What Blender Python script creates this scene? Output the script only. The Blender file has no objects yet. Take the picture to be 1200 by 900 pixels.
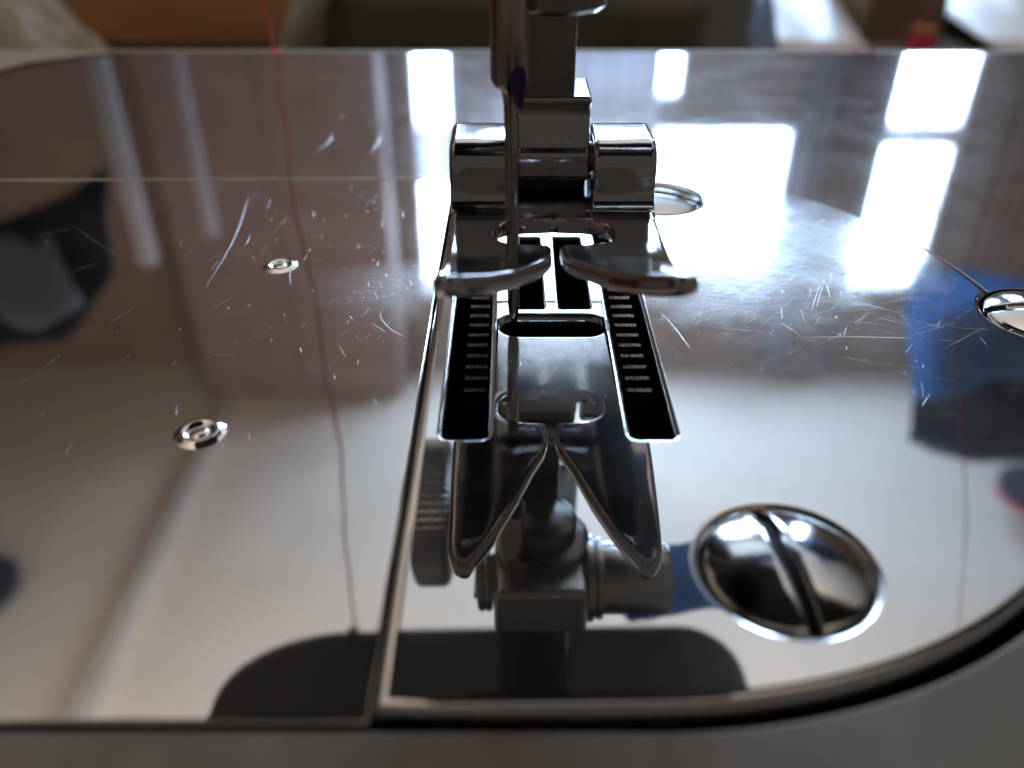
import bpy, bmesh, math, random
from mathutils import Vector, Matrix, noise

# ------------------------------------------------------------------ units: all numbers below are millimetres, 1 Blender unit = 1 cm
S = 0.1
R = math.radians
random.seed(7)
scene = bpy.context.scene
col = scene.collection
scene.unit_settings.scale_length = 0.01

# ------------------------------------------------------------------ camera
cam_d = bpy.data.cameras.new('camera')
cam = bpy.data.objects.new('camera', cam_d); col.objects.link(cam)
cam.location = (0, 0, 26.18*S)
cam.rotation_euler = (R(90-34.1), 0, 0)
cam_d.sensor_width = 36; cam_d.lens = 30.0
cam_d.clip_start = 0.05; cam_d.clip_end = 2000
cam_d.dof.use_dof = True
cam_d.dof.focus_distance = 52*S
cam_d.dof.aperture_fstop = 0.30
scene.camera = cam

# ------------------------------------------------------------------ world: dim room light; the windows and an added fill lamp do the lighting
w = bpy.data.worlds.new('World'); scene.world = w; w.use_nodes = True
bg = w.node_tree.nodes['Background']
bg.inputs[0].default_value = (0.62, 0.56, 0.52, 1); bg.inputs[1].default_value = 0.085
WINDOW_LIGHT = 21.0
# fill lamp added above the camera, out of view, to brighten the ceiling
ld = bpy.data.lights.new('ceiling_bounce', 'AREA'); ld.shape = 'RECTANGLE'; ld.size = 160; ld.size_y = 60
ld.energy = 106000; ld.color = (1.0, .90, .80)
lo = bpy.data.objects.new('ceiling_bounce', ld); col.objects.link(lo)
lo.location = (0, 30, 62); lo.rotation_euler = (R(180-22), 0, 0)
vs = scene.view_settings
vs.view_transform = 'Standard'; vs.look = 'None'; vs.exposure = 0.42; vs.gamma = 1; vs.use_curve_mapping = False
scene.cycles.max_bounces = 7; scene.cycles.glossy_bounces = 6; scene.cycles.diffuse_bounces = 3
scene.cycles.caustics_reflective = True
scene.cycles.sample_clamp_indirect = 12
scene.cycles.blur_glossy = 0.3

# ------------------------------------------------------------------ materials
def newmat(name):
    m = bpy.data.materials.new(name); m.use_nodes = True
    nt = m.node_tree; return m, nt, nt.nodes, nt.links, nt.nodes['Principled BSDF']
def setp(b, **k):
    for a, v in k.items():
        n = a.replace('_', ' ')
        for i in b.inputs:
            if i.name.lower() == n.lower():
                i.default_value = (*v, 1) if isinstance(v, tuple) and len(v) == 3 else v
def coords(n, l, scale=(1, 1, 1), rot=(0, 0, 0)):
    g = n.new('ShaderNodeNewGeometry'); mp = n.new('ShaderNodeMapping')
    mp.inputs['Scale'].default_value = scale; mp.inputs['Rotation'].default_value = rot
    l.new(g.outputs['Position'], mp.inputs['Vector']); return mp.outputs['Vector']
def noise_tex(n, l, vec, scale, detail=4, rough=.5):
    t = n.new('ShaderNodeTexNoise'); t.inputs['Scale'].default_value = scale
    t.inputs['Detail'].default_value = detail; t.inputs['Roughness'].default_value = rough
    l.new(vec, t.inputs['Vector']); return t.outputs['Fac']
def ramp(n, l, fac, p0, c0, p1, c1):
    r = n.new('ShaderNodeValToRGB'); e = r.color_ramp.elements
    f = lambda c: (*c, 1) if isinstance(c, tuple) else (c, c, c, 1)
    e[0].position = p0; e[0].color = f(c0); e[1].position = p1; e[1].color = f(c1)
    l.new(fac, r.inputs[0]); return r.outputs[0]
def math_node(n, l, op, a, b):
    m = n.new('ShaderNodeMath'); m.operation = op
    for i, v in enumerate((a, b)):
        if isinstance(v, (int, float)): m.inputs[i].default_value = v
        else: l.new(v, m.inputs[i])
    return m.outputs[0]
def bump(n, l, h, strength, dist, prev=None):
    b = n.new('ShaderNodeBump'); b.inputs['Strength'].default_value = strength; b.inputs['Distance'].default_value = dist
    l.new(h, b.inputs['Height'])
    if prev: l.new(prev, b.inputs['Normal'])
    return b.outputs['Normal']

def metal(name, colour, r0, r1, wave=0.0, wave_scale=.35, scratch=0.0, grain=0.0, worn=None, smudge=.13, haze=0.0):
    m, nt, n, l, b = newmat(name)
    v = coords(n, l)
    sm = noise_tex(n, l, v, 1.1, 5, .6)                                  # finger smudges
    c = ramp(n, l, sm, .3, tuple(x*(1-smudge) for x in colour), .7, colour)
    l.new(c, b.inputs['Base Color'])
    setp(b, Metallic=1.0)
    rr = ramp(n, l, noise_tex(n, l, v, 2.3, 6, .65), .35, r0, .72, r1)
    if worn:                                                              # scuffed patches: (x, y, radius mm, extra roughness)
        g = n.new('ShaderNodeNewGeometry')
        for (wx, wy, wr, ex) in worn:
            d = n.new('ShaderNodeVectorMath'); d.operation = 'DISTANCE'
            l.new(g.outputs['Position'], d.inputs[0]); d.inputs[1].default_value = (wx*S, wy*S, 0)
            wob = math_node(n, l, 'MULTIPLY_ADD', noise_tex(n, l, coords(n, l, (1, 1, 1)), 2.6, 4), wr*S*.9)
            wob.node.inputs[2].default_value = -wr*S*.45
            dd = math_node(n, l, 'ADD', d.outputs['Value'], wob)
            k = ramp(n, l, math_node(n, l, 'DIVIDE', dd, wr*S), .25, ex, 1.0, 0.0)
            hair = ramp(n, l, noise_tex(n, l, coords(n, l, (8, 110, 1), (0, 0, R(-28))), 1.6, 3), .42, .25, .62, 1.0)
            rr = math_node(n, l, 'ADD', rr, math_node(n, l, 'MULTIPLY', k, hair))
    l.new(rr, b.inputs['Roughness'])
    nrm = None
    if wave: nrm = bump(n, l, noise_tex(n, l, v, wave_scale, 1, .4), 1.0, wave)
    if grain: nrm = bump(n, l, noise_tex(n, l, v, 60, 3, .6), 1.0, grain, nrm)
    if scratch:
        for ang, sc in ((17, (2.5, 160, 1)), (-38, (2, 190, 1)), (74, (2.2, 150, 1))):
            t = ramp(n, l, noise_tex(n, l, coords(n, l, sc, (0, 0, R(ang))), 1.0, 2), .60, 0.0, .70, 1.0)
            nrm = bump(n, l, t, 1.0, scratch, nrm)
    if nrm: l.new(nrm, b.inputs['Normal'])
    if haze:                                                              # hairline-worn polish: a share of the surface scatters widely
        b2 = n.new('ShaderNodeBsdfPrincipled'); setp(b2, Metallic=1.0, Roughness=.34)
        l.new(c, b2.inputs['Base Color'])
        hz = ramp(n, l, noise_tex(n, l, coords(n, l, (1, 1, 1)), 1.7, 6, .65), .34, haze*.45, .72, haze*1.5)
        if worn:
            g = n.new('ShaderNodeNewGeometry')
            for (wx, wy, wr, ex) in worn:
                d = n.new('ShaderNodeVectorMath'); d.operation = 'DISTANCE'
                l.new(g.outputs['Position'], d.inputs[0]); d.inputs[1].default_value = (wx*S, wy*S, 0)
                wob = math_node(n, l, 'MULTIPLY_ADD', noise_tex(n, l, coords(n, l, (1, 1, 1)), 4.1, 5, .6), wr*S*.9)
                wob.node.inputs[2].default_value = -wr*S*.45
                k = ramp(n, l, math_node(n, l, 'DIVIDE', math_node(n, l, 'ADD', d.outputs['Value'], wob), wr*S), .15, ex*3.2, 1.0, 0.0)
                hair = ramp(n, l, noise_tex(n, l, coords(n, l, (5, 70, 1), (0, 0, R(-40))), 1.8, 4, .6), .36, .35, .66, 1.0)
                hz = math_node(n, l, 'ADD', hz, math_node(n, l, 'MULTIPLY', k, hair))
        mx = n.new('ShaderNodeMixShader'); l.new(hz, mx.inputs[0]); l.new(b.outputs[0], mx.inputs[1]); l.new(b2.outputs[0], mx.inputs[2])
        l.new(mx.outputs[0], n['Material Output'].inputs['Surface'])
    return m
def paint(name, c0, c1, rough=.5, scale=2.0, bmp=.004, bscale=25, spec=.4, sheen=0.0, stretch=(1, 1, 1)):
    m, nt, n, l, b = newmat(name)
    v = coords(n, l, stretch)
    l.new(ramp(n, l, noise_tex(n, l, v, scale, 6, .6), .32, c0, .70, c1), b.inputs['Base Color'])
    setp(b, Roughness=rough, Specular_IOR_Level=spec)
    if sheen: setp(b, Sheen_Weight=sheen)
    l.new(bump(n, l, noise_tex(n, l, v, bscale, 4, .6), .6, bmp), b.inputs['Normal'])
    return m

def backlit(m, col_, k):
    nt = m.node_tree; n, l = nt.nodes, nt.links
    t = n.new('ShaderNodeBsdfTranslucent'); t.inputs[0].default_value = (*col_, 1)
    mx = n.new('ShaderNodeMixShader'); mx.inputs[0].default_value = k
    l.new(n['Principled BSDF'].outputs[0], mx.inputs[1]); l.new(t.outputs[0], mx.inputs[2]); l.new(mx.outputs[0], n['Material Output'].inputs['Surface'])
M = {}
M['plate'] = metal('polished_needle_plate', (.70, .68, .66), .018, .045, wave=.005, wave_scale=.28,
                   haze=.055,
                   worn=[(22, 57, 10, .15), (15, 51, 8, .12), (2.4, 40, 4.5, .05)])
M['slide'] = metal('polished_slide_plate', (.66, .63, .60), .02, .05, wave=.005, wave_scale=.22, haze=.03, worn=[(-8.5, 50, 5, .10)])
M['rear'] = metal('polished_rear_plate', (.60, .57, .54), .02, .05, wave=.006, wave_scale=.2, haze=.05)
M['chrome'] = metal('chromed_foot', (.62, .60, .585), .06, .14, wave=.002, wave_scale=1.5, grain=.0006)
M['screw'] = metal('steel_screw', (.60, .59, .58), .07, .14, wave=.001, wave_scale=1.5, grain=.0005)
M['needle'] = metal('needle_steel', (.52, .46, .42), .12, .2)
M['dark_steel'] = metal('dark_oiled_steel', (.24, .235, .235), .14, .28, grain=.002)
M['clamp'] = metal('worn_clamp_steel', (.60, .58, .56), .16, .30, grain=.003)
M['feed'] = metal('feed_dog_steel', (.55, .54, .54), .12, .22, grain=.003)
M['scratch'] = metal('bright_scratch', (.85, .85, .86), .22, .30)
M['groove'] = paint('oily_black_cavity', (.006, .006, .006), (.014, .013, .012), .6, spec=.2)  # near black, painting in the dark of bed void and tooth gaps
M['bed'] = paint('beige_bed_enamel', (.24, .18, .122), (.33, .255, .18), .55, scale=2.5, bmp=.006, bscale=40)
M['head'] = paint('charcoal_head_enamel', (.010, .011, .014), (.022, .022, .026), .4, scale=1.2)
M['wall'] = paint('brown_wallpaper', (.30, .22, .175), (.38, .285, .23), .9, scale=.05, spec=.1)
M['ceiling'] = paint('cream_ceiling', (.75, .675, .59), (.81, .735, .65), .9, scale=.03, spec=.1)
M['beam'] = paint('grey_beam', (.52, .47, .43), (.60, .55, .50), .8, scale=.1)
M['frame'] = paint('white_window_frame', (.74, .73, .74), (.82, .81, .82), .4, scale=.2)
M['wood'] = paint('orange_brown_wood', (.50, .24, .095), (.72, .39, .17), .5, scale=.35, stretch=(.25, 1, 4), bscale=6, bmp=.01)
M['table'] = paint('dark_table_wood', (.09, .055, .035), (.16, .10, .06), .45, scale=.3, stretch=(.3, 3, 1))
M['olive'] = paint('olive_canvas', (.10, .09, .055), (.145, .13, .085), .85, scale=.6, bscale=30, bmp=.01, sheen=.2)
M['olive_edge'] = paint('pale_olive_piping', (.27, .25, .19), (.36, .34, .27), .8, scale=.6)
M['linen'] = paint('beige_linen', (.42, .36, .29), (.58, .52, .44), .95, scale=.5, sheen=.3)
M['white_cloth'] = paint('white_cotton', (.72, .72, .75), (.84, .84, .86), .95, scale=.5, sheen=.3)
M['pale_blue'] = paint('pale_blue_cotton', (.48, .56, .68), (.66, .72, .80), .95, scale=.5, sheen=.3)
M['paper'] = paint('glossy_white_paper', (.76, .77, .80), (.84, .85, .88), .32, scale=.4, spec=.6, bmp=.001)
M['card'] = paint('brown_cardboard', (.30, .20, .13), (.38, .27, .18), .9, scale=.4)
M['denim'] = paint('blue_denim', (.10, .28, .56), (.34, .56, .86), .95, scale=.7, stretch=(1, 1, .6), bscale=14, bmp=.02, sheen=.3)
M['navy'] = paint('navy_denim', (.008, .014, .035), (.02, .035, .075), .95, scale=.8, bscale=14, bmp=.02, sheen=.15)
M['curtain'] = paint('brown_curtain', (.26, .19, .155), (.34, .255, .21), .95, scale=.15, sheen=.2)
M['mauve'] = paint('mauve_brown_veneer', (.29, .20, .185), (.36, .265, .245), .6, scale=.08)
M['net'] = paint('pale_net_curtain', (.52, .50, .55), (.64, .62, .66), .95, scale=.2)
M['red'] = paint('red_thread', (.75, .03, .10), (.90, .09, .19), .7, scale=12, bscale=80)
M['brick'] = paint('brick_red_thread', (.20, .035, .02), (.30, .06, .035), .8, scale=6, bscale=40)
M['pink'] = paint('pink_yarn', (.50, .14, .17), (.62, .22, .24), .9)
M['purple'] = paint('purple_dye_mark', (.03, .015, .09), (.05, .025, .13), .5)
backlit(M['denim'], (.28, .56, .95), .68); backlit(M['white_cloth'], (.8, .82, .88), .5); backlit(M['pale_blue'], (.55, .66, .85), .5); backlit(M['linen'], (.6, .5, .38), .35); backlit(M['net'], (.5, .5, .55), .35)
m, nt, n, l, b = newmat('daylight_window_pane')
v = coords(n, l)
l.new(ramp(n, l, noise_tex(n, l, v, .03, 2), .3, (.40, .64, 1.0), .7, (.56, .76, 1.0)), b.inputs['Emission Color'])
setp(b, Base_Color=(.1, .1, .1), Roughness=.1, Emission_Strength=WINDOW_LIGHT)
M['pane'] = m

# ------------------------------------------------------------------ object helpers
ORG = {}
def tag(o, label=None, cat=None, group=None, kind=None):
    if label: o['label'] = label
    if cat: o['category'] = cat
    if group: o['group'] = group
    if kind: o['kind'] = kind
    return o
def thing(name, loc, label, cat, group=None):
    o = bpy.data.objects.new(name, None); col.objects.link(o)
    o.empty_display_size = .2
    o.location = Vector(loc)*S; ORG[o.name] = Vector(loc)
    return tag(o, label, cat, group)
def link(name, me, mat, parent=None, org=None):
    o = bpy.data.objects.new(name, me); col.objects.link(o)
    if mat is not None and not me.materials: me.materials.append(M[mat])
    if parent is not None:
        o.parent = parent
        po = ORG[parent.name]
    else: po = Vector((0, 0, 0))
    org = Vector(org) if org is not None else po
    o.location = (org-po)*S; ORG[o.name] = org
    return o
def mesh(name, verts, faces, mat, parent=None, org=None, smooth=None, auto=None):
    """verts in world millimetres; org = object origin (default the parent's)."""
    if org is None: org = ORG[parent.name] if parent is not None else Vector((0, 0, 0))
    org = Vector(org)
    me = bpy.data.meshes.new(name)
    me.from_pydata([(Vector(p)-org)*S for p in verts], [], faces)
    bm = bmesh.new(); bm.from_mesh(me)
    bmesh.ops.recalc_face_normals(bm, faces=bm.faces[:])
    bm.to_mesh(me); bm.free()
    if smooth is True: me.polygons.foreach_set('use_smooth', [True]*len(me.polygons))
    elif smooth is not None and smooth is not False: me.polygons.foreach_set('use_smooth', smooth)
    if auto is not None:
        me.polygons.foreach_set('use_smooth', [True]*len(me.polygons))
        bm = bmesh.new(); bm.from_mesh(me)
        for e in bm.edges:
            e.smooth = len(e.link_faces) == 2 and e.calc_face_angle(0) < R(auto)
        bm.to_mesh(me); bm.free()
    me.update()
    return link(name, me, mat, parent, org)
def bevel(o, width, seg=3, angle=35):
    md = o.modifiers.new('bevel', 'BEVEL'); md.width = width*S; md.segments = seg
    md.limit_method = 'ANGLE'; md.angle_limit = R(angle); md.harden_normals = True
    o.data.polygons.foreach_set('use_smooth', [True]*len(o.data.polygons))
    return o
def subsurf(o, k=2):
    md = o.modifiers.new('subdivision', 'SUBSURF'); md.levels = k; md.render_levels = k
    o.data.polygons.foreach_set('use_smooth', [True]*len(o.data.polygons)); return o
def box_data(x0, x1, y0, y1, z0, z1):
    v = [(x, y, z) for z in (z0, z1) for y in (y0, y1) for x in (x0, x1)]
    return v, [(0, 2, 3, 1), (4, 5, 7, 6), (0, 1, 5, 4), (1, 3, 7, 5), (3, 2, 6, 7), (2, 0, 4, 6)]
def box(name, x0, x1, y0, y1, z0, z1, mat, parent=None, bev=None, org=None, seg=3):
    v, f = box_data(x0, x1, y0, y1, z0, z1)
    if org is None and parent is None: org = ((x0+x1)/2, (y0+y1)/2, z0)
    o = mesh(name, v, f, mat, parent, org)
    return bevel(o, bev, seg) if bev else o
def frame_axes(d):
    d = Vector(d).normalized(); a = Vector((0, 0, 1)) if abs(d.z) < .9 else Vector((1, 0, 0))
    u = d.cross(a).normalized(); return u, u.cross(d).normalized()
def tube_data(pts, rad, seg=12, cap=True):
    pts = [Vector(p) for p in pts]; n = len(pts)
    rad = rad if isinstance(rad, (list, tuple)) else [rad]*n
    vs_, fs = [], []
    u = None
    for i, p in enumerate(pts):
        d = (pts[min(i+1, n-1)]-pts[max(i-1, 0)]).normalized()
        if u is None: u, v_ = frame_axes(d)
        else:
            u = (u-d*u.dot(d)).normalized(); v_ = d.cross(u)
        for k in range(seg):
            a = 2*math.pi*k/seg
            vs_.append(tuple(p+(u*math.cos(a)+v_*math.sin(a))*rad[i]))
    for i in range(n-1):
        for k in range(seg):
            a, b_ = i*seg+k, i*seg+(k+1) % seg
            fs.append((a, b_, b_+seg, a+seg))
    if cap: fs += [tuple(range(seg))[::-1], tuple(range((n-1)*seg, n*seg))]
    return vs_, fs
def tube(name, pts, rad, mat, parent=None, seg=12, org=None, auto=40):
    v, f = tube_data(pts, rad, seg)
    if org is None and parent is None: org = pts[0]
    return mesh(name, v, f, mat, parent, org, auto=auto)
def axis_lathe(name, base, axis, prof, mat, parent=None, seg=40, auto=40):
    """prof: list of (distance along axis, radius)"""
    base = Vector(base); ax = Vector(axis).normalized()
    return tube(name, [base+ax*t for t, r in prof], [r for t, r in prof], mat, parent, seg, auto=auto) if False else \
        _lathe(name, base, ax, prof, mat, parent, seg, auto)
def _lathe(name, base, ax, prof, mat, parent, seg, auto):
    u, v_ = frame_axes(ax); vs_, fs = [], []
    for t, r in prof:
        for k in range(seg):
            a = 2*math.pi*k/seg
            vs_.append(tuple(base+ax*t+(u*math.cos(a)+v_*math.sin(a))*max(r, 1e-4)))
    for i in range(len(prof)-1):
        for k in range(seg):
            a, b_ = i*seg+k, i*seg+(k+1) % seg
            fs.append((a, b_, b_+seg, a+seg))
    fs += [tuple(range(seg))[::-1], tuple(range((len(prof)-1)*seg, len(prof)*seg))]
    return mesh(name, vs_, fs, mat, parent, None if parent is not None else base, auto=auto)
def catmull(P, k=8):
    P = [Vector(p) for p in P]; P = [P[0]*2-P[1]]+P+[P[-1]*2-P[-2]]; out = []
    for i in range(1, len(P)-2):
        a, b_, c, d = P[i-1:i+3]
        for j in range(k):
            t = j/k
            out.append(.5*((2*b_)+(c-a)*t+(2*a-5*b_+4*c-d)*t*t+(3*b_-a-3*c+d)*t**3))
    return out+[P[-2]]

def sm(a, b_, x):
    t = max(0, min(1, (x-a)/(b_-a))); return t*t*(3-2*t)
# ---- flat plates with holes: top face, rounded rim, wall
def area2(P): return sum(P[i][0]*P[(i+1) % len(P)][1]-P[(i+1) % len(P)][0]*P[i][1] for i in range(len(P)))
def offset_loop(P, d):
    """P counter-clockwise; positive d moves inward (to the left)."""
    n = len(P); out = []
    for i in range(n):
        p0, p1, p2 = Vector(P[i-1]), Vector(P[i]), Vector(P[(i+1) % n])
        a = (p1-p0).normalized(); b_ = (p2-p1).normalized()
        na = Vector((-a.y, a.x)); nb = Vector((-b_.y, b_.x))
        m_ = (na+nb)
        if m_.length < 1e-6: m_ = na
        m_.normalize(); k = (d[i] if isinstance(d, list) else d)/max(.35, m_.dot(na)); out.append(tuple(p1+m_*k))
    return out
def plate(name, outer, holes, ztop, thick, mat, parent=None, org=None, rim=.35, hole_rims=None, seg=4):
    """holes: loops; outer and holes any winding"""
    bm = bmesh.new(); loops = []
    smooth_faces = []
    for li, L in enumerate([outer]+holes):
        L = list(L)
        if (area2(L) > 0) != (li == 0): L.reverse()             # outer ccw, holes cw: material is always on the left
        bw = rim if li == 0 else (hole_rims[li-1] if hole_rims else rim)
        rings = []
        for k in range(seg+1):
            a = math.pi/2*k/seg
            bl = [bw(p) for p in L] if callable(bw) else [bw]*len(L)
            off = [b_*(1-math.sin(a)) for b_ in bl]
            rings.append([bm.verts.new((x, y, ztop-b_*(1-math.cos(a)))) for (x, y), b_ in zip(offset_loop(L, off), bl)])
        rings.append([bm.verts.new((x, y, ztop-thick)) for x, y in L])
        for ri in range(len(rings)-1):
            A, B = rings[ri], rings[ri+1]
            for i in range(len(L)):
                j = (i+1) % len(L)
                f = bm.faces.new((A[i], A[j], B[j], B[i])); f.smooth = True
        loops.append((rings[0], rings[-1]))
    edges = []
    for top, bot in loops:
        for i in range(len(top)):
            edges.append(bm.edges.get((top[i], top[(i+1) % len(top)])))
    r = bmesh.ops.triangle_fill(bm, use_beauty=True, use_dissolve=False, edges=edges, normal=(0, 0, 1))
    for g in r['geom']:
        if isinstance(g, bmesh.types.BMFace): g.smooth = False
    edges = []
    for top, bot in loops:
        for i in range(len(bot)):
            edges.append(bm.edges.get((bot[i], bot[(i+1) % len(bot)])))
    bmesh.ops.triangle_fill(bm, use_beauty=True, use_dissolve=False, edges=edges, normal=(0, 0, -1))
    bmesh.ops.recalc_face_normals(bm, faces=bm.faces[:])
    if org is None: org = ORG[parent.name] if parent is not None else Vector((0, 0, 0))
    org = Vector(org)
    for v_ in bm.verts: v_.co = (v_.co-org)*S
    me = bpy.data.meshes.new(name); bm.to_mesh(me); bm.free()
    return link(name, me, mat, parent, org)
def rrect(x0, x1, y0, y1, r, k=5):
    out = []
    for cx, cy, a0 in ((x1-r, y1-r, 0), (x0+r, y1-r, 90), (x0+r, y0+r, 180), (x1-r, y0+r, 270)):
        for i in range(k+1):
            a = R(a0+90*i/k); out.append((cx+r*math.cos(a), cy+r*math.sin(a)))
    return out
def circle(cx, cy, r, k=56): return [(cx+r*math.cos(2*math.pi*i/k), cy+r*math.sin(2*math.pi*i/k)) for i in range(k)]

# ================================================================== SETTING: room seen in the polished metal
WY = 2000.0
def wall_with_openings(name, x0, x1, z0, z1, opens, mat):
    xs = sorted({x0, x1, *[o[0] for o in opens], *[o[1] for o in opens]})
    zs = sorted({z0, z1, *[o[2] for o in opens], *[o[3] for o in opens]})
    v = [(x, WY, z) for z in zs for x in xs]; f = []
    W = len(xs)
    for i in range(W-1):
        for j in range(len(zs)-1):
            cx, cz = (xs[i]+xs[i+1])/2, (zs[j]+zs[j+1])/2
            if any(o[0] < cx < o[1] and o[2] < cz < o[3] for o in opens): continue
            f.append((j*W+i, j*W+i+1, (j+1)*W+i+1, (j+1)*W+i))
    o = mesh(name, v, f, mat, None, (0, WY, z0))
    md = o.modifiers.new('thickness', 'SOLIDIFY'); md.thickness = 2; md.offset = -1
    return tag(o, kind='structure')
windows = [(-232, -138, 390, 1010), (85, 390, 395, 528), (330, 668, 588, 926), (868, 1060, 395, 1012), (-60, 300, 604, 1090)]
wall_with_openings('wall', -2600, 2600, -900, 1268, windows, 'wall')
tag(mesh('ceiling', [(-2600, -600, 1270), (2600, -600, 1270), (2600, 2120, 1270), (-2600, 2120, 1270)], [(0, 1, 2, 3)], 'ceiling', None, (0, 800, 1270)), kind='structure')
tag(box('ceiling_beam', -748, -716, 700, 1985, 1235, 1268, 'beam'), kind='structure')

win_labels = ['narrow tall bright window mirrored left of the presser foot', 'low bright window mirrored right of the foot shank below a drape',
              'wide bright window mirrored right of the presser foot', 'tall bright window mirrored near the right edge beside the brown curtain',
              'bright window hidden behind the presser foot, glinting on the slot rims']
for i, (x0, x1, z0, z1) in enumerate(windows):
    t = thing('window', ((x0+x1)/2, WY, z0), win_labels[i], 'window', 'daylight windows mirrored in the metal')
    fw = 9 if i in (0, 1) else 14
    for (a, b_, c, d) in ((x0, x0+fw, z0, z1), (x1-fw, x1, z0, z1), (x0+fw, x1-fw, z0, z0+fw), (x0+fw, x1-fw, z1-fw, z1)):
        box('frame_bar', a, b_, WY-12, WY+60, c, d, 'frame', t)
    if i == 3: box('transom', x0+fw, x1-fw, WY-10, WY+40, 592, 640, 'frame', t)
    if i == 0: box('transom', x0+fw, x1-fw, WY-10, WY+40, 600, 730, 'net', t)
    mesh('pane', [(x0+fw, WY+30, z0+fw), (x1-fw, WY+30, z0+fw), (x1-fw, WY+30, z1-fw), (x0+fw, WY+30, z1-fw)], [(0, 1, 2, 3)], 'pane', t)
# curtains and furniture along that wall
def drape(name, x0, x1, z0, z1, y, mat, label, cat, folds=6, amp=10, skew=0, group=None):
    nx = folds*8; vs_, fs = [], []
    for j in range(2):
        for i in range(nx+1):
            s = i/nx
            vs_.append((x0+(x1-x0)*s+(skew if j == 0 else 0), y+amp*math.sin(s*folds*2*math.pi)+amp*.4*math.sin(s*folds*5.1), z0 if j == 0 else z1))
    for i in range(nx): fs.append((i, i+1, i+nx+2, i+nx+1))
    o = mesh(name, vs_, fs, mat, None, ((x0+x1)/2, y, z1), smooth=True)
    md = o.modifiers.new('thickness', 'SOLIDIFY'); md.thickness = 3*S
    return tag(o, label, cat, group)
drape('net_curtain', -136, 330, 250, 588, WY-45, 'net', 'pale grey net curtain mirrored behind the presser foot shank', 'curtain', 9, 6)
bpy.data.objects['net_curtain'].location.y += 0
drape('pale_curtain', 672, 742, 250, 1240, WY-40, 'net', 'pale narrow curtain mirrored just right of the wide window', 'curtain', 3, 8)
drape('brown_curtain', 742, 832, 250, 1240, WY-60, 'curtain', 'brown curtain panel mirrored between the two right-hand windows', 'curtain', 4, 9)
drape('pale_curtain', 832, 866, 250, 1240, WY-40, 'net', 'pale curtain strip mirrored at the left side of the right-hand window', 'curtain', 2, 6)
drape('brown_curtain', 1085, 1700, 200, 1245, WY-50, 'curtain', 'wide brown curtain mirrored along the right edge', 'curtain', 12, 10)

# machine bed and table
def ell(a, rx, ry, cx=4.2, cy=45.6, p=2.12):
    c, s = math.cos(a), math.sin(a)
    return (cx+rx*math.copysign(abs(c)**(2/p), c), cy+ry*math.copysign(abs(s)**(2/p), s))
def dshape(rx, ry, a0=-90, a1=90, k=72): return [ell(R(a0+(a1-a0)*i/k), rx, ry) for i in range(k+1)]
cav = [(-95, 17.75), (2.0, 17.7)]+[p for p in dshape(27.6, 27.95, -90, 0, 40)][1:]+[(75, 45.6), (75, 116), (-52, 116), (-60, 111), (-64, 104), (-95, 80)]
bed_out = rrect(-260, 200, -120, 117.6, 14, 8)
bed = thing('machine_bed', (0, 20, -60), 'beige enamelled sewing machine bed around the steel plates', 'machine bed')
plate('casting', bed_out, [cav], -.25, 58, 'bed', bed, rim=.6, hole_rims=[.22])
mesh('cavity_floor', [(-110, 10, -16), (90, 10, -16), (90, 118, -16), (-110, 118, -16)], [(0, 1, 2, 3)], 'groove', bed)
tag(mesh('table', [(-900, -300, -60.5), (900, -300, -60.5), (900, 1500, -60.5), (-900, 1500, -60.5)], [(0, 1, 2, 3)], 'table', None, (0, 300, -60.5)), kind='structure')

# ================================================================== needle plate
NP = thing('needle_plate', (4.2, 45.6, -1.4), 'polished D-shaped needle plate with feed slots under the presser foot', 'needle plate')
outer = [(-4.95, 18.3)]+dshape(26.9, 27.25)+[(-4.95, 72.9)]
slots = [rrect(-3.5, -1.25, 33.9, 59.0, .4), rrect(6.0, 8.2, 33.9, 59.0, .4),
         rrect(.18, 2.02, 47.15, 58.0, .18), rrect(2.95, 4.95, 47.15, 58.0, .18), rrect(-.62, 5.52, 44.0, 46.15, 1.0, 8)]
SCREWS = [(11.4, 25.15, 3.42, 95), (11.8, 65.4, 3.3, 164), (32.9, 46.6, 3.1, 172)]
holes = slots+[circle(x, y, r+.1) for x, y, r, a in SCREWS[:2]]
# the third screw sits on the joint: cut its half moon from the outline
sx, sy, sr, _ = SCREWS[2]; sr += .2
outer = [p for p in outer if (p[0]-sx)**2+(p[1]-sy)**2 > (sr+.15)**2]
cut = [(sx+sr*math.cos(a), sy+sr*math.sin(a)) for a in [math.pi*2*i/160 for i in range(161)]]
def inside_d(p, g=0):
    return p[0] > 4.2 and (abs((p[0]-4.2)/(26.9+g))**2.12+abs((p[1]-45.6)/(27.25+g))**2.12) < 1
moon = [p for p in cut if inside_d(p)]
moon.sort(key=lambda p: p[1])
k = max(i for i, p in enumerate(outer) if p[0] > 20 and p[1] < sy)
outer = outer[:k+1]+moon+outer[k+1:]
plate('plate', outer, holes, 0, 1.4, 'plate', NP, rim=lambda p: .06+.52*(1-sm(40, 60, p[1])) if p[0] > -4.9 else .62, hole_rims=[.32, .32, .16, .16, .42, .42, .42])

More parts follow.
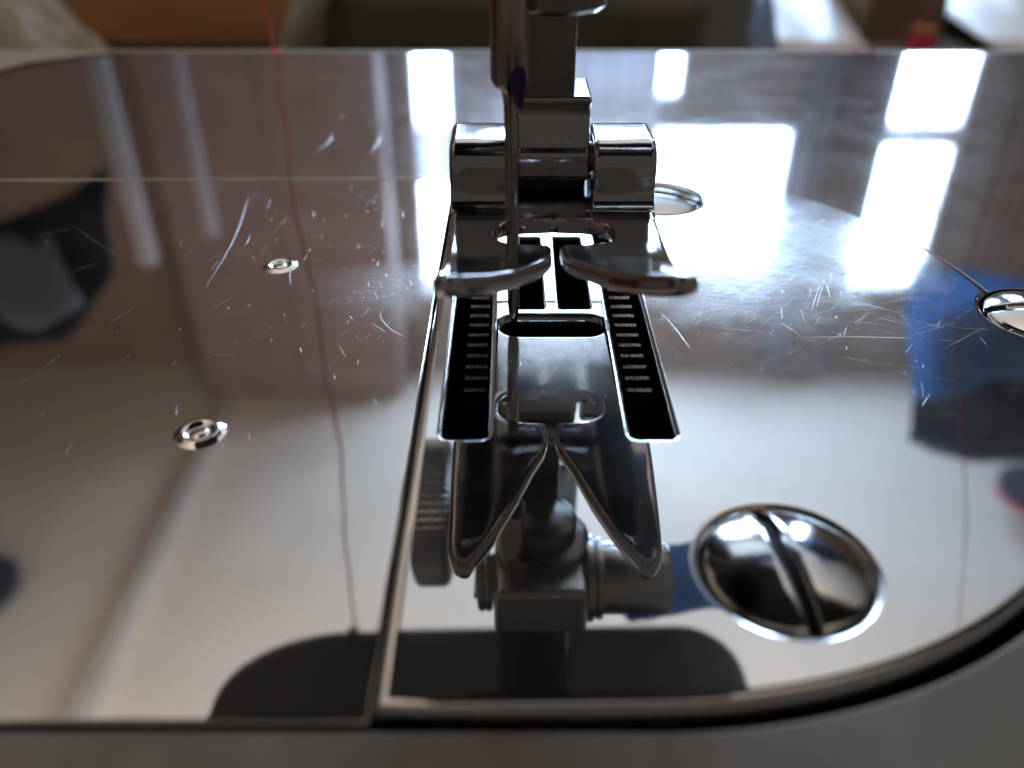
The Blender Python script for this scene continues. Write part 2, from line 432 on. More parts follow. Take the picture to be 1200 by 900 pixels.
def screw_head(parent, cx, cy, r, ang, h=.75, w=.58, z0=-.15):
    """raised-head slotted screw: two domed halves, slot walls and floor"""
    vs_, fs = [], []
    def dome(q): return z0+h*(1-(q/r)**2)-.05*max(0, (q/r-.93)/.07)**2
    ca, sa = math.cos(R(ang)), math.sin(R(ang))
    N, K = 36, 12
    for side in (1, -1):
        base = len(vs_); T = math.sqrt(r*r-(w/2)**2)
        for i in range(N+1):
            t = T*math.sin(math.pi*(i/N-.5))
            s1 = max(math.sqrt(max(r*r-t*t, 0)), w/2+1e-4)
            row = [(w/2, z0-1.5)]
            for j in range(K+1):
                s = w/2+(s1-w/2)*math.sin(math.pi/2*j/K)
                z = dome(math.hypot(s, t))
                if j == 0: row.append((s, z-.06)); s += .07
                row.append((s, z))
            row.append((s1, z0-1.6))
            for s, z in row:
                s *= side
                vs_.append((cx+t*ca-s*sa, cy+t*sa+s*ca, z))
        W = K+4
        for i in range(N):
            for j in range(W-1):
                a = base+i*W+j; fs.append((a, a+1, a+W+1, a+W))
    me = mesh('screw', vs_, fs, 'screw', parent, (cx, cy, z0), auto=50)
    gv = []
    for i in range(13):
        t = (r-.04)*(i/6-1)
        for s in (-w/2+.01, 0, w/2-.01):
            z = dome(abs(t)*.98)-.38+.05*noise.noise(Vector((t*3, s*6, cx)))-(.06 if s == 0 else 0)
            gv.append((cx+t*ca-s*sa, cy+t*sa+s*ca, z))
    gf = [(i*3+j, i*3+j+1, i*3+j+4, i*3+j+3) for i in range(12) for j in range(2)]
    mesh('slot_grime', gv, gf, 'groove', me, (cx, cy, z0), smooth=True)  # near-black strip filling the screw slot
    return me
labs = ['large slotted screw nearest the viewer', 'slotted screw half hidden behind the foot', 'slotted screw on the plate joint at the right']
for (x, y, r, a), lb in zip(SCREWS, labs):
    o = screw_head(NP, x, y, r, a, h=.62 if y < 30 else .6, z0=-.06); o['label'] = lb
# a countersunk seat below each of the screws
for (x, y, r, a) in SCREWS:
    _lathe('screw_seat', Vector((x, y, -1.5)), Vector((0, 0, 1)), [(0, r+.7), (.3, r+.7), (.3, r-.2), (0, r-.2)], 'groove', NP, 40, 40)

# ================================================================== slide plate and rear plate
SP = thing('slide_plate', (-40, 44, -1.4), 'polished slide plate with two punched dimples left of the needle plate', 'slide plate')
plate('plate', [(-92, 17.9), (-5.0, 17.9), (-5.0, 69.98), (-92, 69.06)], [], -.12, 1.2, 'slide', SP, rim=lambda p: .04 if p[1] > 30 else .16)
def dimple(x, y, r, dz, nm):
    prof = [(-.13, r*1.5), (.0, r*1.18), (.10*dz, r*.95), (.13*dz, r*.8), (.02*dz, r*.62), (-.03, r*.5), (.05*dz, r*.36), (.07*dz, r*.15), (.07*dz, .001)]
    vs_, fs = [], []; seg = 40
    for z, q in prof:
        for i in range(seg):
            a = 2*math.pi*i/seg; vs_.append((x+q*math.cos(a), y+q*math.sin(a), -.115+max(z, -.02)))
    for i in range(len(prof)-1):
        for j in range(seg):
            a, b_ = i*seg+j, i*seg+(j+1) % seg; fs.append((a, b_, b_+seg, a+seg))
    return mesh(nm, vs_, fs, 'slide', SP, (x, y, -.12), smooth=True)
dimple(-16.0, 53.4, .95, 1.3, 'dimple'); dimple(-15.8, 34.4, 1.05, 1.6, 'dimple')

rear_out = [(-92, 69.15), (-5.1, 70.06), (-5.1, 73.0)]
arc = [p for p in dshape(27.02, 27.37, 90, 0, 60) if (p[0]-sx)**2+(p[1]-sy)**2 > (sr+.15)**2]
rear_out += arc
moon2 = [p for p in cut if not inside_d(p, .12)]
moon2 = [p for p in moon2 if p[1] > 46.0]
moon2.sort(key=lambda p: -math.atan2(p[1]-sy, p[0]-sx))
moon2 = [p for p in moon2 if math.degrees(math.atan2(p[1]-sy, p[0]-sx)) < 128]
rear_out += moon2+[(74, 46.0), (74, 115), (-47, 114.6), (-54, 112), (-59, 107), (-62, 101), (-92, 90)]
RP = plate('rear_plate', rear_out, [], -.04, 1.3, 'rear', None, (0, 95, -1.3), rim=lambda p: .05 if p[1] < 75 else .15)
tag(RP, 'polished rear cover plate with mirrored windows behind the needle plate', 'cover plate')

# ================================================================== feed dog
FD = thing('feed_dog', (2.4, 46, -8), 'dark steel feed dog with light toothed rows inside the slots', 'feed dog')
for x0, x1 in ((-2.68, -1.42), (6.42, 7.78)):
    bar = box('tooth_bar', x0+.02, x1-.02, 38.9, 58.4, -3.6, -1.55, 'groove', FD, org=((x0+x1)/2, 46, -3.2))  # bar coloured near black for the shade between the teeth
    yc = 39.2
    tv = [(x, y, z) for x in (x0, x1) for y, z in ((.10, -1.6), (-.13, -.80), (.10, -.72), (.20, -1.6))]
    tf = [(0, 1, 5, 4), (1, 2, 6, 5), (2, 3, 7, 6), (3, 0, 4, 7), (0, 3, 2, 1), (4, 5, 6, 7)]
    first = None
    while yc < 58:
        if first is None:
            first = mesh('tooth', [(x, y+yc, z) for x, y, z in tv], tf, 'feed', bar, ((x0+x1)/2, yc, -1.5)); y0_ = yc
        else:
            o = first.copy(); col.objects.link(o); o.parent = bar
            o.location = first.location+Vector((0, (yc-y0_)*S, 0))
        yc += 1.2
# ================================================================== presser foot (raised)
CXF = 2.4
PF = thing('presser_foot', (CXF, 48, 5.5), 'chromed raised presser foot with two flared toes above the needle plate', 'presser foot')
def sm(a, b_, x):
    t = max(0, min(1, (x-a)/(b_-a))); return t*t*(3-2*t)
def u_in(y):
    if y > 46.2: return 0.0
    if y > 42.5:                                                  # needle opening, a rounded oval
        q = abs(y-44.35)/1.85; return max(.22, 3.15*max(0, 1-q**3.2)**(1/2.4)) if y < 44.35 else 3.15*max(0, 1-q**3.2)**(1/2.4)
    K = [(42.5, .20), (41.0, .25), (40.2, .46), (38.8, 1.22), (36.8, 2.15), (34.8, 3.35), (33.4, 4.5), (32.0, 5.2)]
    for (ya, ua), (yb, ub) in zip(K, K[1:]):
        if y >= yb: return ua+(ub-ua)*(ya-y)/(ya-yb)
    return 5.2
def u_out(y):
    if y > 34.6: return 6.0
    q = (34.6-y)/1.72; return 6.0-.9*(1-math.sqrt(max(0, 1-min(1, q)**2)))
def zbot(y): return 5.5+2.85*max(0, (44-y)/11.0)**2
def ztop(y): return zbot(y)+.95+.25*sm(42, 35, y)+.3*sm(46.6, 48.2, y)
ys = [58.5-i*(58.5-46.3)/14 for i in range(15)]+[46.19-i*.04 for i in range(5)]+[46.0-(46-42.6)*i/24 for i in range(1, 25)] + \
     [42.55-i*.055 for i in range(12)]+[41.85-(41.85-32.95)*i/40 for i in range(0, 41)]
ys = sorted(set(round(y, 4) for y in ys), reverse=True)
vs_, fs = [], []
MU = 16
for side in (-1, 1):
    for lay in (0, 1):
        for y in ys:
            a, b_ = u_in(y), u_out(y)
            if b_-a < .25: a = b_-.25
            th = ztop(y)-zbot(y)
            rt = min(.42*th, (b_-a)/2.2); rb = min(.36*th, rt)           # rounded upper and lower lips
            fr = max(0, (33.75-y)/.85); fr = 1-math.sqrt(max(0, 1-min(1, fr)**2))
            ri = 0 if u_in(y) < 1e-6 else rt
            ks = [math.pi/2*q/6 for q in range(7)]
            us = [(a+ri*(1-math.cos(q)), 1-math.sin(q) if ri else 0) for q in ks]
            us += [(a+ri+(b_-rt-a-ri)*q/4, 0) for q in (1, 2, 3)]
            us += [(b_-rt*(1-math.cos(q)), 1-math.sin(q)) for q in reversed(ks)]
            for u, dr in us:
                z = ztop(y)-(rt*dr if lay else 0)-fr*th*.55 if lay else zbot(y)+rb*dr+fr*th*.3
                vs_.append((CXF+side*u, y, z))
NY = len(ys); blk = NY*(MU+1)
for s in range(2):
    B0, T0 = s*2*blk, s*2*blk+blk
    for i in range(NY-1):
        for j in range(MU):
            a = i*(MU+1)+j
            fs += [(B0+a, B0+a+1, B0+a+MU+2, B0+a+MU+1), (T0+a, T0+a+MU+1, T0+a+MU+2, T0+a+1)]
        for j in (0, MU):
            if j == 0 and u_in(ys[i]) < 1e-6 and u_in(ys[i+1]) < 1e-6: continue
            a = i*(MU+1)+j
            fs.append((B0+a, B0+a+MU+1, T0+a+MU+1, T0+a))
    for i in (0, NY-1):
        for j in range(MU):
            a = i*(MU+1)+j; fs.append((B0+a, B0+a+1, T0+a+1, T0+a))
sole = mesh('sole', vs_, fs, 'chrome', PF)
bm = bmesh.new(); bm.from_mesh(sole.data)
bmesh.ops.remove_doubles(bm, verts=bm.verts[:], dist=.0004)
bmesh.ops.dissolve_degenerate(bm, edges=bm.edges[:], dist=.0002)
bmesh.ops.recalc_face_normals(bm, faces=bm.faces[:]); bm.to_mesh(sole.data); bm.free()
sole.data.polygons.foreach_set('use_smooth', [True]*len(sole.data.polygons))
for e in sole.data.edges: e.use_edge_sharp = False
# the two hinge lugs: profile in y-z, rounded top
def extrude_x(name, prof, x0, x1, mat, parent, bev=None, seg=3):
    n_ = len(prof); v = [(x0, y, z) for y, z in prof]+[(x1, y, z) for y, z in prof]
    f = [tuple(range(n_))[::-1], tuple(range(n_, 2*n_))]+[(i, (i+1) % n_, n_+(i+1) % n_, n_+i) for i in range(n_)]
    o = mesh(name, v, f, mat, parent)
    return bevel(o, bev, seg, 40) if bev else o
def lug_profile(yf, yb, z0, zt, rf):
    p = [(yb, z0), (yf, z0)]
    for i in range(9):
        a = R(180-90*i/8); p.append((yf+rf+rf*math.cos(a), zt-rf+rf*math.sin(a)))
    for i in range(9):
        a = R(90-90*i/8); p.append((yb-rf+rf*math.cos(a), zt-rf+rf*math.sin(a)))
    return p
extrude_x('hinge_lug', lug_profile(47.9, 53.6, 6.2, 10.1, 1.5), -3.65, 0.15, 'chrome', PF, .38, 4)
extrude_x('hinge_lug', lug_profile(47.9, 53.6, 6.2, 10.1, 1.5), 4.72, 8.45, 'chrome', PF, .38, 4)
for lx0, lx1 in ((-3.62, .12), (4.75, 8.42)):                   # soft fillet between lug and sole
    fp = [(48.2, 6.2), (48.2, 7.5), (47.9, 7.5)]+[(46.9+math.sin(R(90-15*i)), 7.5-1+1-math.cos(R(90-15*i))*1.0) for i in range(1, 7)]+[(46.7, 6.2)]
    extrude_x('fillet', fp, lx0, lx1, 'chrome', PF, .1, 2)
box('rear_web', .17, 4.70, 52.3, 57.8, 6.0, 9.6, 'dark_steel', PF, .3)  # block added behind the knuckle to stop light showing through
axis_lathe('hinge_pin', (-3.2, 50.6, 8.6), (1, 0, 0), [(0, .9), (11.2, .9)], 'dark_steel', PF, 24)
sh = extrude_x('shank', [(53.2, 7.4), (50.2, 7.15), (49.1, 7.6), (48.75, 8.3), (48.75, 9.35), (49.15, 9.7), (49.2, 10.3), (49.5, 10.7), (49.5, 11.7), (49.0, 12.2), (49.0, 12.6), (53.2, 12.6)],
               .32, 4.55, 'chrome', PF, .28, 3)
box('shank_blade', .45, 3.55, 49.1, 53.0, 12.2, 30.0, 'dark_steel', PF, .22)
# ================================================================== presser bar with knurled thumb screw
PB = thing('presser_bar', (2.2, 57, 16.5), 'dark steel presser bar with knurled thumb screw behind the foot shank', 'presser bar')
axis_lathe('bar', (2.2, 57.2, 19.2), (0, 0, 1), [(0, 3.2), (.3, 3.6), (50, 3.6)], 'dark_steel', PB, 32)
box('foot_clamp', -.4, 4.9, 52.9, 54.2, 17.6, 30.5, 'clamp', PB, .3)
axis_lathe('screw_stem', (-5.2, 57.8, 27), (1, 0, 0), [(0, 1.7), (4.4, 1.7)], 'dark_steel', PB, 24)
tube('lifter_lever', [(4.5, 59.5, 43.5), (12, 64.4, 44.5), (28.5, 68.6, 45.2)], 1.3, 'dark_steel', PB, 16)
v_, f_ = [], []
seg = 60; prof = [(-8.9, 5.4), (-8.6, 6.3), (-8.3, 6.7), (-6.0, 6.7), (-5.6, 6.4), (-5.2, 5.2)]
for i, (x, r) in enumerate(prof):
    for k in range(seg*2):
        a = math.pi*k/seg; rr = r-(.28 if k % 2 and 1 <= i <= 4 else 0)
        v_.append((x, 57.8+rr*math.cos(a), 27+rr*math.sin(a)))
for i in range(len(prof)-1):
    for k in range(seg*2):
        a, b_ = i*seg*2+k, i*seg*2+(k+1) % (seg*2); f_.append((a, b_, b_+seg*2, a+seg*2))
f_ += [tuple(range(seg*2))[::-1], tuple(range((len(prof)-1)*seg*2, len(prof)*seg*2))]
mesh('knurled_knob', v_, f_, 'clamp', PB, (-8.9, 57.8, 27))

# ================================================================== needle and needle clamp
ND = thing('needle', (.12, 45.2, -.6), 'slim steel needle with its tip in the oval needle hole', 'needle')
axis_lathe('blade', (.12, 45.2, -.75), (-.012, 0, 1), [(0, .05), (.5, .14), (1.6, .30), (2.6, .36), (12.9, .38), (14.1, .40), (14.7, .5), (15.1, .75)], 'needle', ND, 20, 60)
axis_lathe('needle_shank', (-.08, 45.25, 14.2), (0, 0, 1), [(0, .85), (.35, 1.03), (8, 1.03)], 'needle', ND, 28)
axis_lathe('dye_mark', (.42, 44.65, 13.2), (-.10, -.05, 1), [(0, .12), (.7, .32), (1.5, .5), (2.0, .44), (2.4, .1)], 'purple', ND, 16)  # purple spot on the needle shoulder
NC = thing('needle_clamp', (2.1, 46, 17.4), 'steel needle clamp with side screw mirrored below the foot', 'needle clamp')
axis_lathe('needle_bar', (2.35, 47.2, 17.6), (0, 0, 1), [(0, 2.2), (.25, 2.5), (52, 2.5)], 'dark_steel', NC, 36)
cl = box('clamp_block', -1.35, 5.55, 42.1, 50.2, 20.5, 25.0, 'clamp', NC, .55, seg=4)
axis_lathe('collar', (2.35, 47.2, 19.4), (0, 0, 1), [(0, 2.9), (.35, 3.5), (1.2, 3.5)], 'dark_steel', NC, 36)
axis_lathe('flange', (5.5, 46, 23), (1, 0, 0), [(0, 2.6), (.15, 3.3), (.6, 3.3), (.75, 2.9), (.95, 3.15), (1.3, 3.1)], 'clamp', NC, 36)
axis_lathe('clamp_screw', (6.4, 46, 23), (1, 0, 0), [(0, 2.6), (.3, 2.75), (5.2, 2.75), (5.6, 2.5)], 'clamp', NC, 36)
coil = [(-1.35-.95*i/30-.25, 46+2.3*math.cos(2*math.pi*i/16), 22.9+2.3*math.sin(2*math.pi*i/16)) for i in range(37)]
coil = [(-1.1, 46.6, 24.6)]+coil
tube('wire_guide', coil, .3, 'clamp', NC, 10)

# ================================================================== machine head above
HD = thing('sewing_machine_housing', (-3, 48, 62), 'charcoal sewing machine head mirrored as a dark shape along the front edge', 'machine head')
hp = [(-33, 8), (27, 8)]+[(27+.6*i, 8+i*8.5) for i in range(1, 7)]
hp = [(-36, 6), (28, 6), (28.5, 62)]
for i in range(8):
    a = R(0+90*i/7); hp.append((21.5+7*math.cos(a), 66.5+7.6*math.sin(a)))
for i in range(10):
    a = R(90+90*i/9); hp.append((-20+15.5*math.cos(a), 63+10.4*math.sin(a)))
plate('shell', hp, [rrect(-8, 10, 36, 64, 5)], 110, 48, 'head', HD, rim=4)
box('top_cover', -30, 24, 10, 68, 110.2, 113, 'head', HD, 1.2)  # unseen lid added to keep light out of the shell opening
box('arm', 28, 190, 18, 66, 96, 150, 'head', HD, 8)
box('face_cover', -30, 22, 4.2, 5.8, 64, 106, 'head', HD, .6)
axis_lathe('thread_guide', (-20.4, 72.9, 61.0), (0, 0, 1), [(0, .4), (.2, .7), (2.5, .7)], 'head', HD, 20)

# ================================================================== threads
th1 = catmull([(-31.5, 122, -1.2), (-29.9, 114.2, .25), (-28.4, 107, 2.2), (-25.6, 95.3, 10), (-22.6, 86.4, 25), (-20.9, 80.5, 40), (-20.4, 73.2, 61.2)], 10)
th1 = [p+Vector((.22*math.sin(i*.55)+.1*math.sin(i*1.7), 0, .1*math.sin(i*.9))) for i, p in enumerate(th1)]
tag(tube('sewing_thread', th1, .14, 'red', None, 8, auto=180), 'red sewing thread trailing down over the slide plate at left', 'thread')
th2 = catmull([(40, 150, -9), (44.5, 121, -.9), (46.2, 114.6, .2), (50.5, 110, 6), (55, 103, 18), (58.5, 94.4, 35), (61.5, 83, 58), (60, 64, 96.5)], 10)
tag(tube('sewing_thread', th2, .085, 'red', None, 8, auto=180), 'thin dark red thread curving over the plates at right', 'thread')

# ================================================================== scratches in the polished plates (fine raised burrs)
def scratches(parent, zt, clusters, singles, seed):
    rnd = random.Random(seed); vs_, fs = [], []
    def add(pts, wd):
        n_ = len(pts)
        for i, p in enumerate(pts):
            a = Vector(pts[max(i-1, 0)]); b_ = Vector(pts[min(i+1, n_-1)]); d = (b_-a).normalized()
            q = Vector((-d.y, d.x)); k = max(.12, math.sin(math.pi*i/(n_-1))**.6)*wd
            base = len(vs_)
            vs_.extend([(p[0]+q.x*k, p[1]+q.y*k, zt+.001), (p[0], p[1], zt+.001+k*.38), (p[0]-q.x*k, p[1]-q.y*k, zt+.001)])
            if i: fs.extend([(base-3, base-2, base+1, base), (base-2, base-1, base+2, base+1)])
    def free(p):
        return not any(min(x for x, y in L)-.5 < p[0] < max(x for x, y in L)+.5 and min(y for x, y in L)-.5 < p[1] < max(y for x, y in L)+.5 for L in slots)
    for (cx, cy, sx_, sy_, n_, a0, da, l0, l1, w0, w1) in clusters:
        for _ in range(n_):
            x, y = rnd.gauss(cx, sx_), rnd.gauss(cy, sy_); a = R(rnd.gauss(a0, da)); ln = rnd.uniform(l0, l1)*rnd.random()**.6; cv = rnd.gauss(0, .05)
            pts = []
            for i in range(7):
                s = (i/6-.5)*ln
                pts.append((x+s*math.cos(a)-cv*s*s/ln*math.sin(a), y+s*math.sin(a)+cv*s*s/ln*math.cos(a)))
            if all(free(p) for p in pts) or parent is SP:
                if parent is NP and any(not inside_d((p[0], p[1]), -.9) and p[0] > 4.2 or p[0] < -4.2 or not 19 < p[1] < 71 for p in pts): continue
                if parent is SP and any(p[0] > -6 or not 18.5 < p[1] < 69 for p in pts): continue
                if parent is RP and any(not 74 < p[1] < 112 for p in pts): continue
                add(pts, rnd.uniform(w0, w1)*.45)
    for P, wd in singles: add([tuple(p) [:2] for p in catmull([(x, y, 0) for x, y in P], 5)], wd)
    o = mesh('scratches', vs_, fs, 'scratch', parent, smooth=False)
    tag(o, kind='stuff')
scratches(NP, 0, [(14, 51, 4.5, 2.6, 300, 15, 28, 1, 5, .016, .036), (13, 47.5, 4, 1.6, 60, -5, 35, .5, 4, .012, .03), (12, 46.5, 4.5, 2.2, 90, 0, 90, .1, .5, .02, .05),
                  (21, 49, 5, 4, 140, 10, 30, 1, 6, .008, .02), (24, 56, 4, 4, 260, 40, 12, .8, 3, .006, .016), (10, 35, 12, 9, 140, 0, 90, .08, .35, .012, .026), (14, 48, 8, 6, 320, 12, 40, .3, 2.2, .006, .016),
                  (2.4, 41, 3, 2, 50, 80, 50, .2, 1.2, .008, .018), (0, 60, 3, 5, 30, 80, 40, .3, 2, .01, .02)],
          [([(9.2, 47.0), (9.9, 44.5), (10.4, 42.3)], .06), ([(8.9, 46.6), (10.5, 45.2), (13, 44.6), (15.5, 44.3)], .05),
           ([(11, 46.2), (13.2, 47.2), (15.4, 47.4)], .045), ([(15, 45.9), (16.4, 45.3), (17.2, 43.9)], .045), ([(17, 43.6), (20, 43.7), (24, 43.5)], .025),
           ([(9, 48.6), (11, 48.2), (13.6, 48.5)], .035)], 3)
scratches(SP, -.12, [(-8, 48, 1.6, 5, 60, 95, 30, .3, 2.0, .01, .028), (-18, 52, 9, 9, 50, 80, 35, .5, 4, .006, .014), (-9, 62, 2.5, 4, 40, 95, 20, .3, 2.5, .008, .022), (-25, 40, 14, 14, 160, 0, 90, .08, .3, .006, .014), (-12, 52, 5, 10, 160, 85, 40, .3, 2, .006, .014)],
          [([(-21.4, 66), (-20.4, 58), (-20.2, 50)], .009), ([(-8.3, 46.4), (-7.4, 44.8), (-6.5, 44)], .05), ([(-8.7, 45.6), (-7.6, 44.4)], .04), ([(-34, 61), (-30, 57), (-27.5, 55)], .015)], 5)
scratches(RP, -.04, [(-12, 84, 6, 7, 12, 90, 18, .5, 3, .01, .02), (30, 90, 25, 12, 50, 0, 90, .2, 1.2, .02, .04), (-30, 92, 15, 10, 30, 0, 90, .2, .9, .02, .04)],
          [([(-17.6, 83), (-17.2, 80), (-18, 76.5)], .014), ([(-13, 84), (-12.6, 80), (-12.9, 76)], .014)], 9)

# ================================================================== blue cloths and other things seen only in the mirror of the plates
def hanging(name, pts_top, pts_bot, mat, label, cat, rows=10, thick=2.0, wob=3.0, seed=0, group=None):
    """cloth hung between a top line and a bottom line"""
    A, B = catmull(pts_top, 6), catmull(pts_bot, 6); n_ = len(A); vs_, fs = [], []
    for j in range(rows+1):
        t = j/rows
        for i in range(n_):
            p = A[i].lerp(B[i], t); q = noise.noise(Vector((p.x*.03+seed, p.z*.02, seed*1.7)))
            vs_.append((p.x+2*noise.noise(Vector((p.z*.05, i*.3, seed))), p.y+wob*q*4, p.z))
    for j in range(rows):
        for i in range(n_-1):
            a = j*n_+i; fs.append((a, a+1, a+n_+1, a+n_))
    o = mesh(name, vs_, fs, mat, None, pts_top[0], smooth=True)
    md = o.modifiers.new('thickness', 'SOLIDIFY'); md.thickness = thick*S
    return tag(o, label, cat, group)
hanging('denim_cloth', [(228, 395, 252), (262, 400, 243), (300, 405, 246), (360, 410, 262)], [(200, 392, 164), (236, 396, 170), (285, 402, 184), (360, 408, 202)], 'denim',
        'bright blue denim cloth mirrored at the right beside the joint screw', 'cloth', seed=2)
hanging('navy_cloth', [(246, 415, 300), (275, 418, 312), (320, 420, 318), (380, 422, 330)], [(226, 412, 205), (258, 416, 196), (310, 418, 200), (380, 420, 215)], 'navy',
        'dark navy cloth mirrored below the bright blue cloth at right', 'cloth', seed=4)
hanging('navy_cloth', [(-330, 398, 225), (-285, 400, 222), (-245, 400, 216), (-212, 402, 180)], [(-330, 398, 140), (-290, 400, 150), (-240, 400, 140), (-196, 402, 118)], 'navy',
        'crumpled dark navy garment mirrored at the left in the slide plate', 'cloth', seed=6)
hanging('pale_blue_cloth', [(-268, 392, 196), (-255, 393, 203), (-240, 394, 198), (-226, 394, 190)], [(-272, 392, 158), (-256, 393, 150), (-240, 394, 156), (-230, 394, 148)], 'pale_blue',
        'pale blue cloth scrap mirrored over the navy garment at left', 'cloth', seed=11, wob=1.5)
rg = [(12.5, 64.6, 44.5), (15, 65.4, 44.8), (18, 66.2, 44.9), (21, 67, 45), (24, 67.6, 45.1), (27, 68.2, 45.2), (27.4, 68.3, 45.2)]
vv, ff = tube_data(catmull(rg, 4), 3.7, 40)
vv = [tuple(Vector(p)+Vector((0, 0, .35*noise.noise(Vector(p)*.8)+.18*noise.noise(Vector(p)*3)))) for p in vv]
tag(mesh('blue_rag', vv, ff, 'denim', None, (12.5, 64.6, 44.5), smooth=True), 'blue rag wrapped on the lifter lever, mirrored beside the large plate screw', 'rag')
# made-up discs under the ceiling, standing in for a dark spool and blob
for (x, y, lb, band) in ((1130, 1395, 'dark ceiling lamp with red band mirrored at the right edge', True), (-1010, 1120, 'dark ceiling lamp mirrored at the lower left edge', False)):
    t = thing('ceiling_lamp', (x, y, 1268), lb, 'lamp', 'dark lamps under the ceiling')
    _lathe('lamp_shade', Vector((x, y, 1185)), Vector((0, 0, 1)), [(0, 75), (25, 72), (55, 45), (62, 15)], 'navy', t, 36, 40)
    _lathe('lamp_rod', Vector((x, y, 1245)), Vector((0, 0, 1)), [(0, 6), (24, 6)], 'dark_steel', t, 12, 40)
    if band: _lathe('red_band', Vector((x, y, 1203)), Vector((0, 0, 1)), [(0, 75.5), (14, 75.5)], 'pink', t, 36, 40)
# wardrobe against the wall at left
t = thing('wardrobe', (-520, WY-150, -700), 'tall mauve brown wardrobe mirrored in the slide plate', 'wardrobe')
box('carcass', -800, -285, WY-150, WY-20, -700, 1255, 'mauve', t, 6)
box('door', -792, -546, WY-158, WY-150.5, -640, 1240, 'mauve', t, 2)
box('door', -540, -293, WY-158, WY-150.5, -640, 1240, 'mauve', t, 2)
t = thing('rack_posts', (-560, 1200, -700), 'pair of pale grey upright rack posts mirrored at the far left', 'post')
box('upright', -574, -548, 1190, 1206, -700, 560, 'net', t, 2)
box('upright', -470, -452, 1210, 1222, -700, 520, 'net', t, 2)

# ================================================================== clutter on the table behind the machine
tc = thing('thread_cone', (-82, 64, -.25), 'red thread cone at the left, showing as red streak in the needle', 'thread cone')  # added out of view, only to reflect red in the needle
_lathe('winding', Vector((-82, 64, 0)), Vector((0, 0, 1)), [(0, 20), (3, 22), (52, 13), (55, 11)], 'brick', tc, 40, 60)
_lathe('cone_core', Vector((-82, 64, -.25)), Vector((0, 0, 1)), [(0, 17), (.5, 17), (62, 8), (63, 7)], 'card', tc, 32, 60)
wb = thing('wooden_box', (-132, 405, -60), 'orange brown wooden box on the table at upper left', 'box')
box('front_board', -190, -79, 390, 396, -59, 12, 'wood', wb, 1.2)
box('side_board', -190, -184, 396.3, 460, -59, 12, 'wood', wb, 1.2)
box('side_board', -85, -79, 396.3, 460, -59, 12, 'wood', wb, 1.2)
box('rear_board', -184, -85, 454, 460, -59, 12, 'wood', wb, 1.2)
for i, x in enumerate((-182, -92)):
    box('foot', x, x+10, 391, 401, -60.4, -59.2, 'table', wb)
def heap(name, cx, cy, rx, ry, h, mat, label, cat, seed, z0=-60, rough=.45, n_=36):
    vs_, fs = [], []
    for j in range(n_+1):
        for i in range(n_+1):
            u, v_ = i/n_*2-1, j/n_*2-1
            x, y = u*math.sqrt(1-v_*v_/2), v_*math.sqrt(1-u*u/2)
            q = math.hypot(x, y); k = 1+.18*noise.noise(Vector((x*1.6+seed, y*1.6, seed)))
            f = noise.fractal(Vector((x*1.9+seed*3, y*1.9, seed)), .9, 2.0, 4)
            rid = abs(noise.noise(Vector((x*2.3, y*2.3+seed, 4.1))))
            z = h*max(0, 1-q**2.4)*(1+rough*f-.5*rough*rid)
            vs_.append((cx+rx*x*k, cy+ry*y*k, z0+max(z, 0.3)))
    for j in range(n_):
        for i in range(n_):
            a = j*(n_+1)+i; fs.append((a, a+1, a+n_+2, a+n_+1))
    return tag(mesh(name, vs_, fs, mat, None, (cx, cy, z0), smooth=True), label, cat)
heap('cloth_heap', -178, 300, 52, 40, 40, 'linen', 'crumpled beige linen heap at the upper left corner', 'cloth', 1.3)
heap('cloth_heap', -235, 380, 48, 40, 72, 'white_cloth', 'crumpled white cotton behind the beige linen at upper left', 'cloth', 2.9)
heap('cloth_heap', -215, 300, 30, 34, 30, 'wood', 'small brown cloth scrap at the far upper left edge', 'cloth', 5.2)
heap('cloth_heap', 78, 300, 15, 22, 34, 'pale_blue', 'pale blue cotton scrap right of the olive canvas', 'cloth', 3.7)
def paper(name, x0, x1, y0, y1, z0, slope, rot, mat, label, cat):
    cx, cy = (x0+x1)/2, (y0+y1)/2; vs_, fs = [], []; N = 10
    for j in range(N+1):
        for i_ in range(N+1):
            u, v_ = i_/N-.5, j/N-.5
            x, y = u*(x1-x0), v_*(y1-y0)
            z = z0+(y-(y0-cy))*slope+1.6*noise.noise(Vector((u*2.5+x0, v_*2.5, 1.0)))+2.5*u*u
            vs_.append((cx+x*math.cos(rot)-y*math.sin(rot), cy+x*math.sin(rot)+y*math.cos(rot), z))
    for j in range(N):
        for i_ in range(N):
            a = j*(N+1)+i_; fs.append((a, a+1, a+N+2, a+N+1))
    o = mesh(name, vs_, fs, mat, None, (cx, cy, z0), smooth=True)
    md = o.modifiers.new('thickness', 'SOLIDIFY'); md.thickness = .4*S
    return tag(o, label, cat)
bk = thing('book_stack', (150, 400, -60), 'low stack of books under the white papers at upper right', 'books')
box('book', 78, 228, 306, 480, -60, -52, 'card', bk, .8)
box('book', 84, 224, 310, 476, -51.8, -44.5, 'olive', bk, .8)
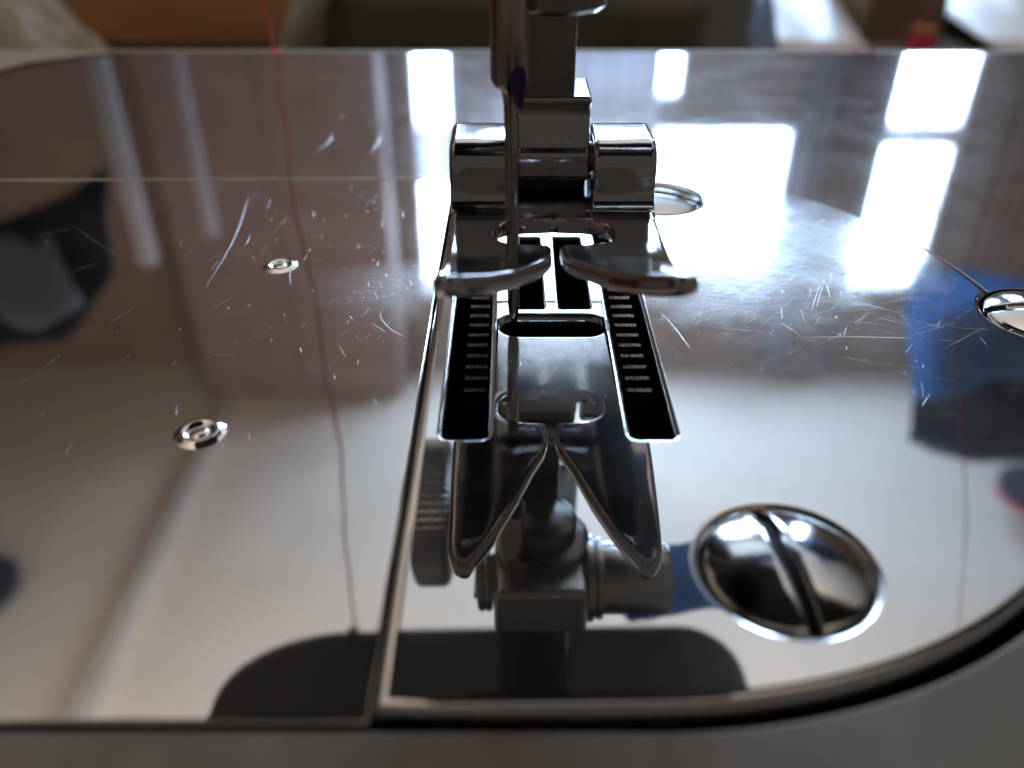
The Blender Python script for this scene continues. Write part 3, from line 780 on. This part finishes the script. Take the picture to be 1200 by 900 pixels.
paper('paper_sheet', 82, 128, 300, 450, -42, .10, -.12, 'paper', 'bright white glossy paper at upper right beside the olive bag', 'paper')
paper('paper_sheet', 158, 214, 300, 450, -42, .10, .06, 'paper', 'white glossy paper right of the cardboard box at upper right', 'paper')
heap('yarn_tangle', -42, 300, 12, 10, 37, 'pink', 'small pink yarn tangle left of the foot behind the plate', 'yarn', 8.2)
# olive canvas bag: leaning slab with piped edge
ob = thing('canvas_bag', (10, 250, -60), 'dark olive canvas bag lying behind the presser foot', 'bag')
bx0, bx1 = [(-64, 232, -58), (50, 232, -58), (78, 300, -58), (-30, 300, -58)], [(-48, 236, -12), (49, 236, -16), (84, 300, 20), (-18, 300, 20)]
o = mesh('body', bx0+bx1, [(0, 3, 2, 1), (4, 5, 6, 7), (0, 1, 5, 4), (1, 2, 6, 5), (2, 3, 7, 6), (3, 0, 4, 7)], 'olive', ob)
bevel(o, 5, 4, 20)
tube('piping', catmull([(-66, 229, -50), (-50, 233, -14), (-34, 262, 2), (-20, 299, 19)], 8), 4.2, 'olive_edge', ob, 14)
cb = thing('cardboard_box', (141, 365, -44), 'small brown cardboard box at upper right between white cloths', 'box')
box('carton', 128, 157, 330, 375, -44, 12, 'card', cb, .8)
box('lid_flap', 127.6, 157.4, 322, 329.6, 10.4, 11.4, 'card', cb, .3)
ts = thing('thread_spool', (136, 298, -60), 'red thread spool standing before the cardboard box at upper right', 'spool')
_lathe('core', Vector((136, 298, -60)), Vector((0, 0, 1)), [(0, 6), (2, 6), (2.2, 3), (25, 3), (25.2, 3.4), (26, 3.4)], 'wood', ts, 28, 40)
_lathe('winding', Vector((136, 298, -57)), Vector((0, 0, 1)), [(0, 3.4), (2, 4.2), (20, 4.0), (21.5, 3.2)], 'red', ts, 28, 60)
box('wooden_block', 232, 300, 380, 430, -60, 10, 'wood', None, 1.5)
tag(bpy.data.objects['wooden_block'], 'orange brown wooden block at the upper right corner', 'block')
heap('olive_pouch', 104, 160, 50, 12, 53, 'olive', 'low olive pouch with curved top behind the plate at far right', 'pouch', 9.4, rough=.12)
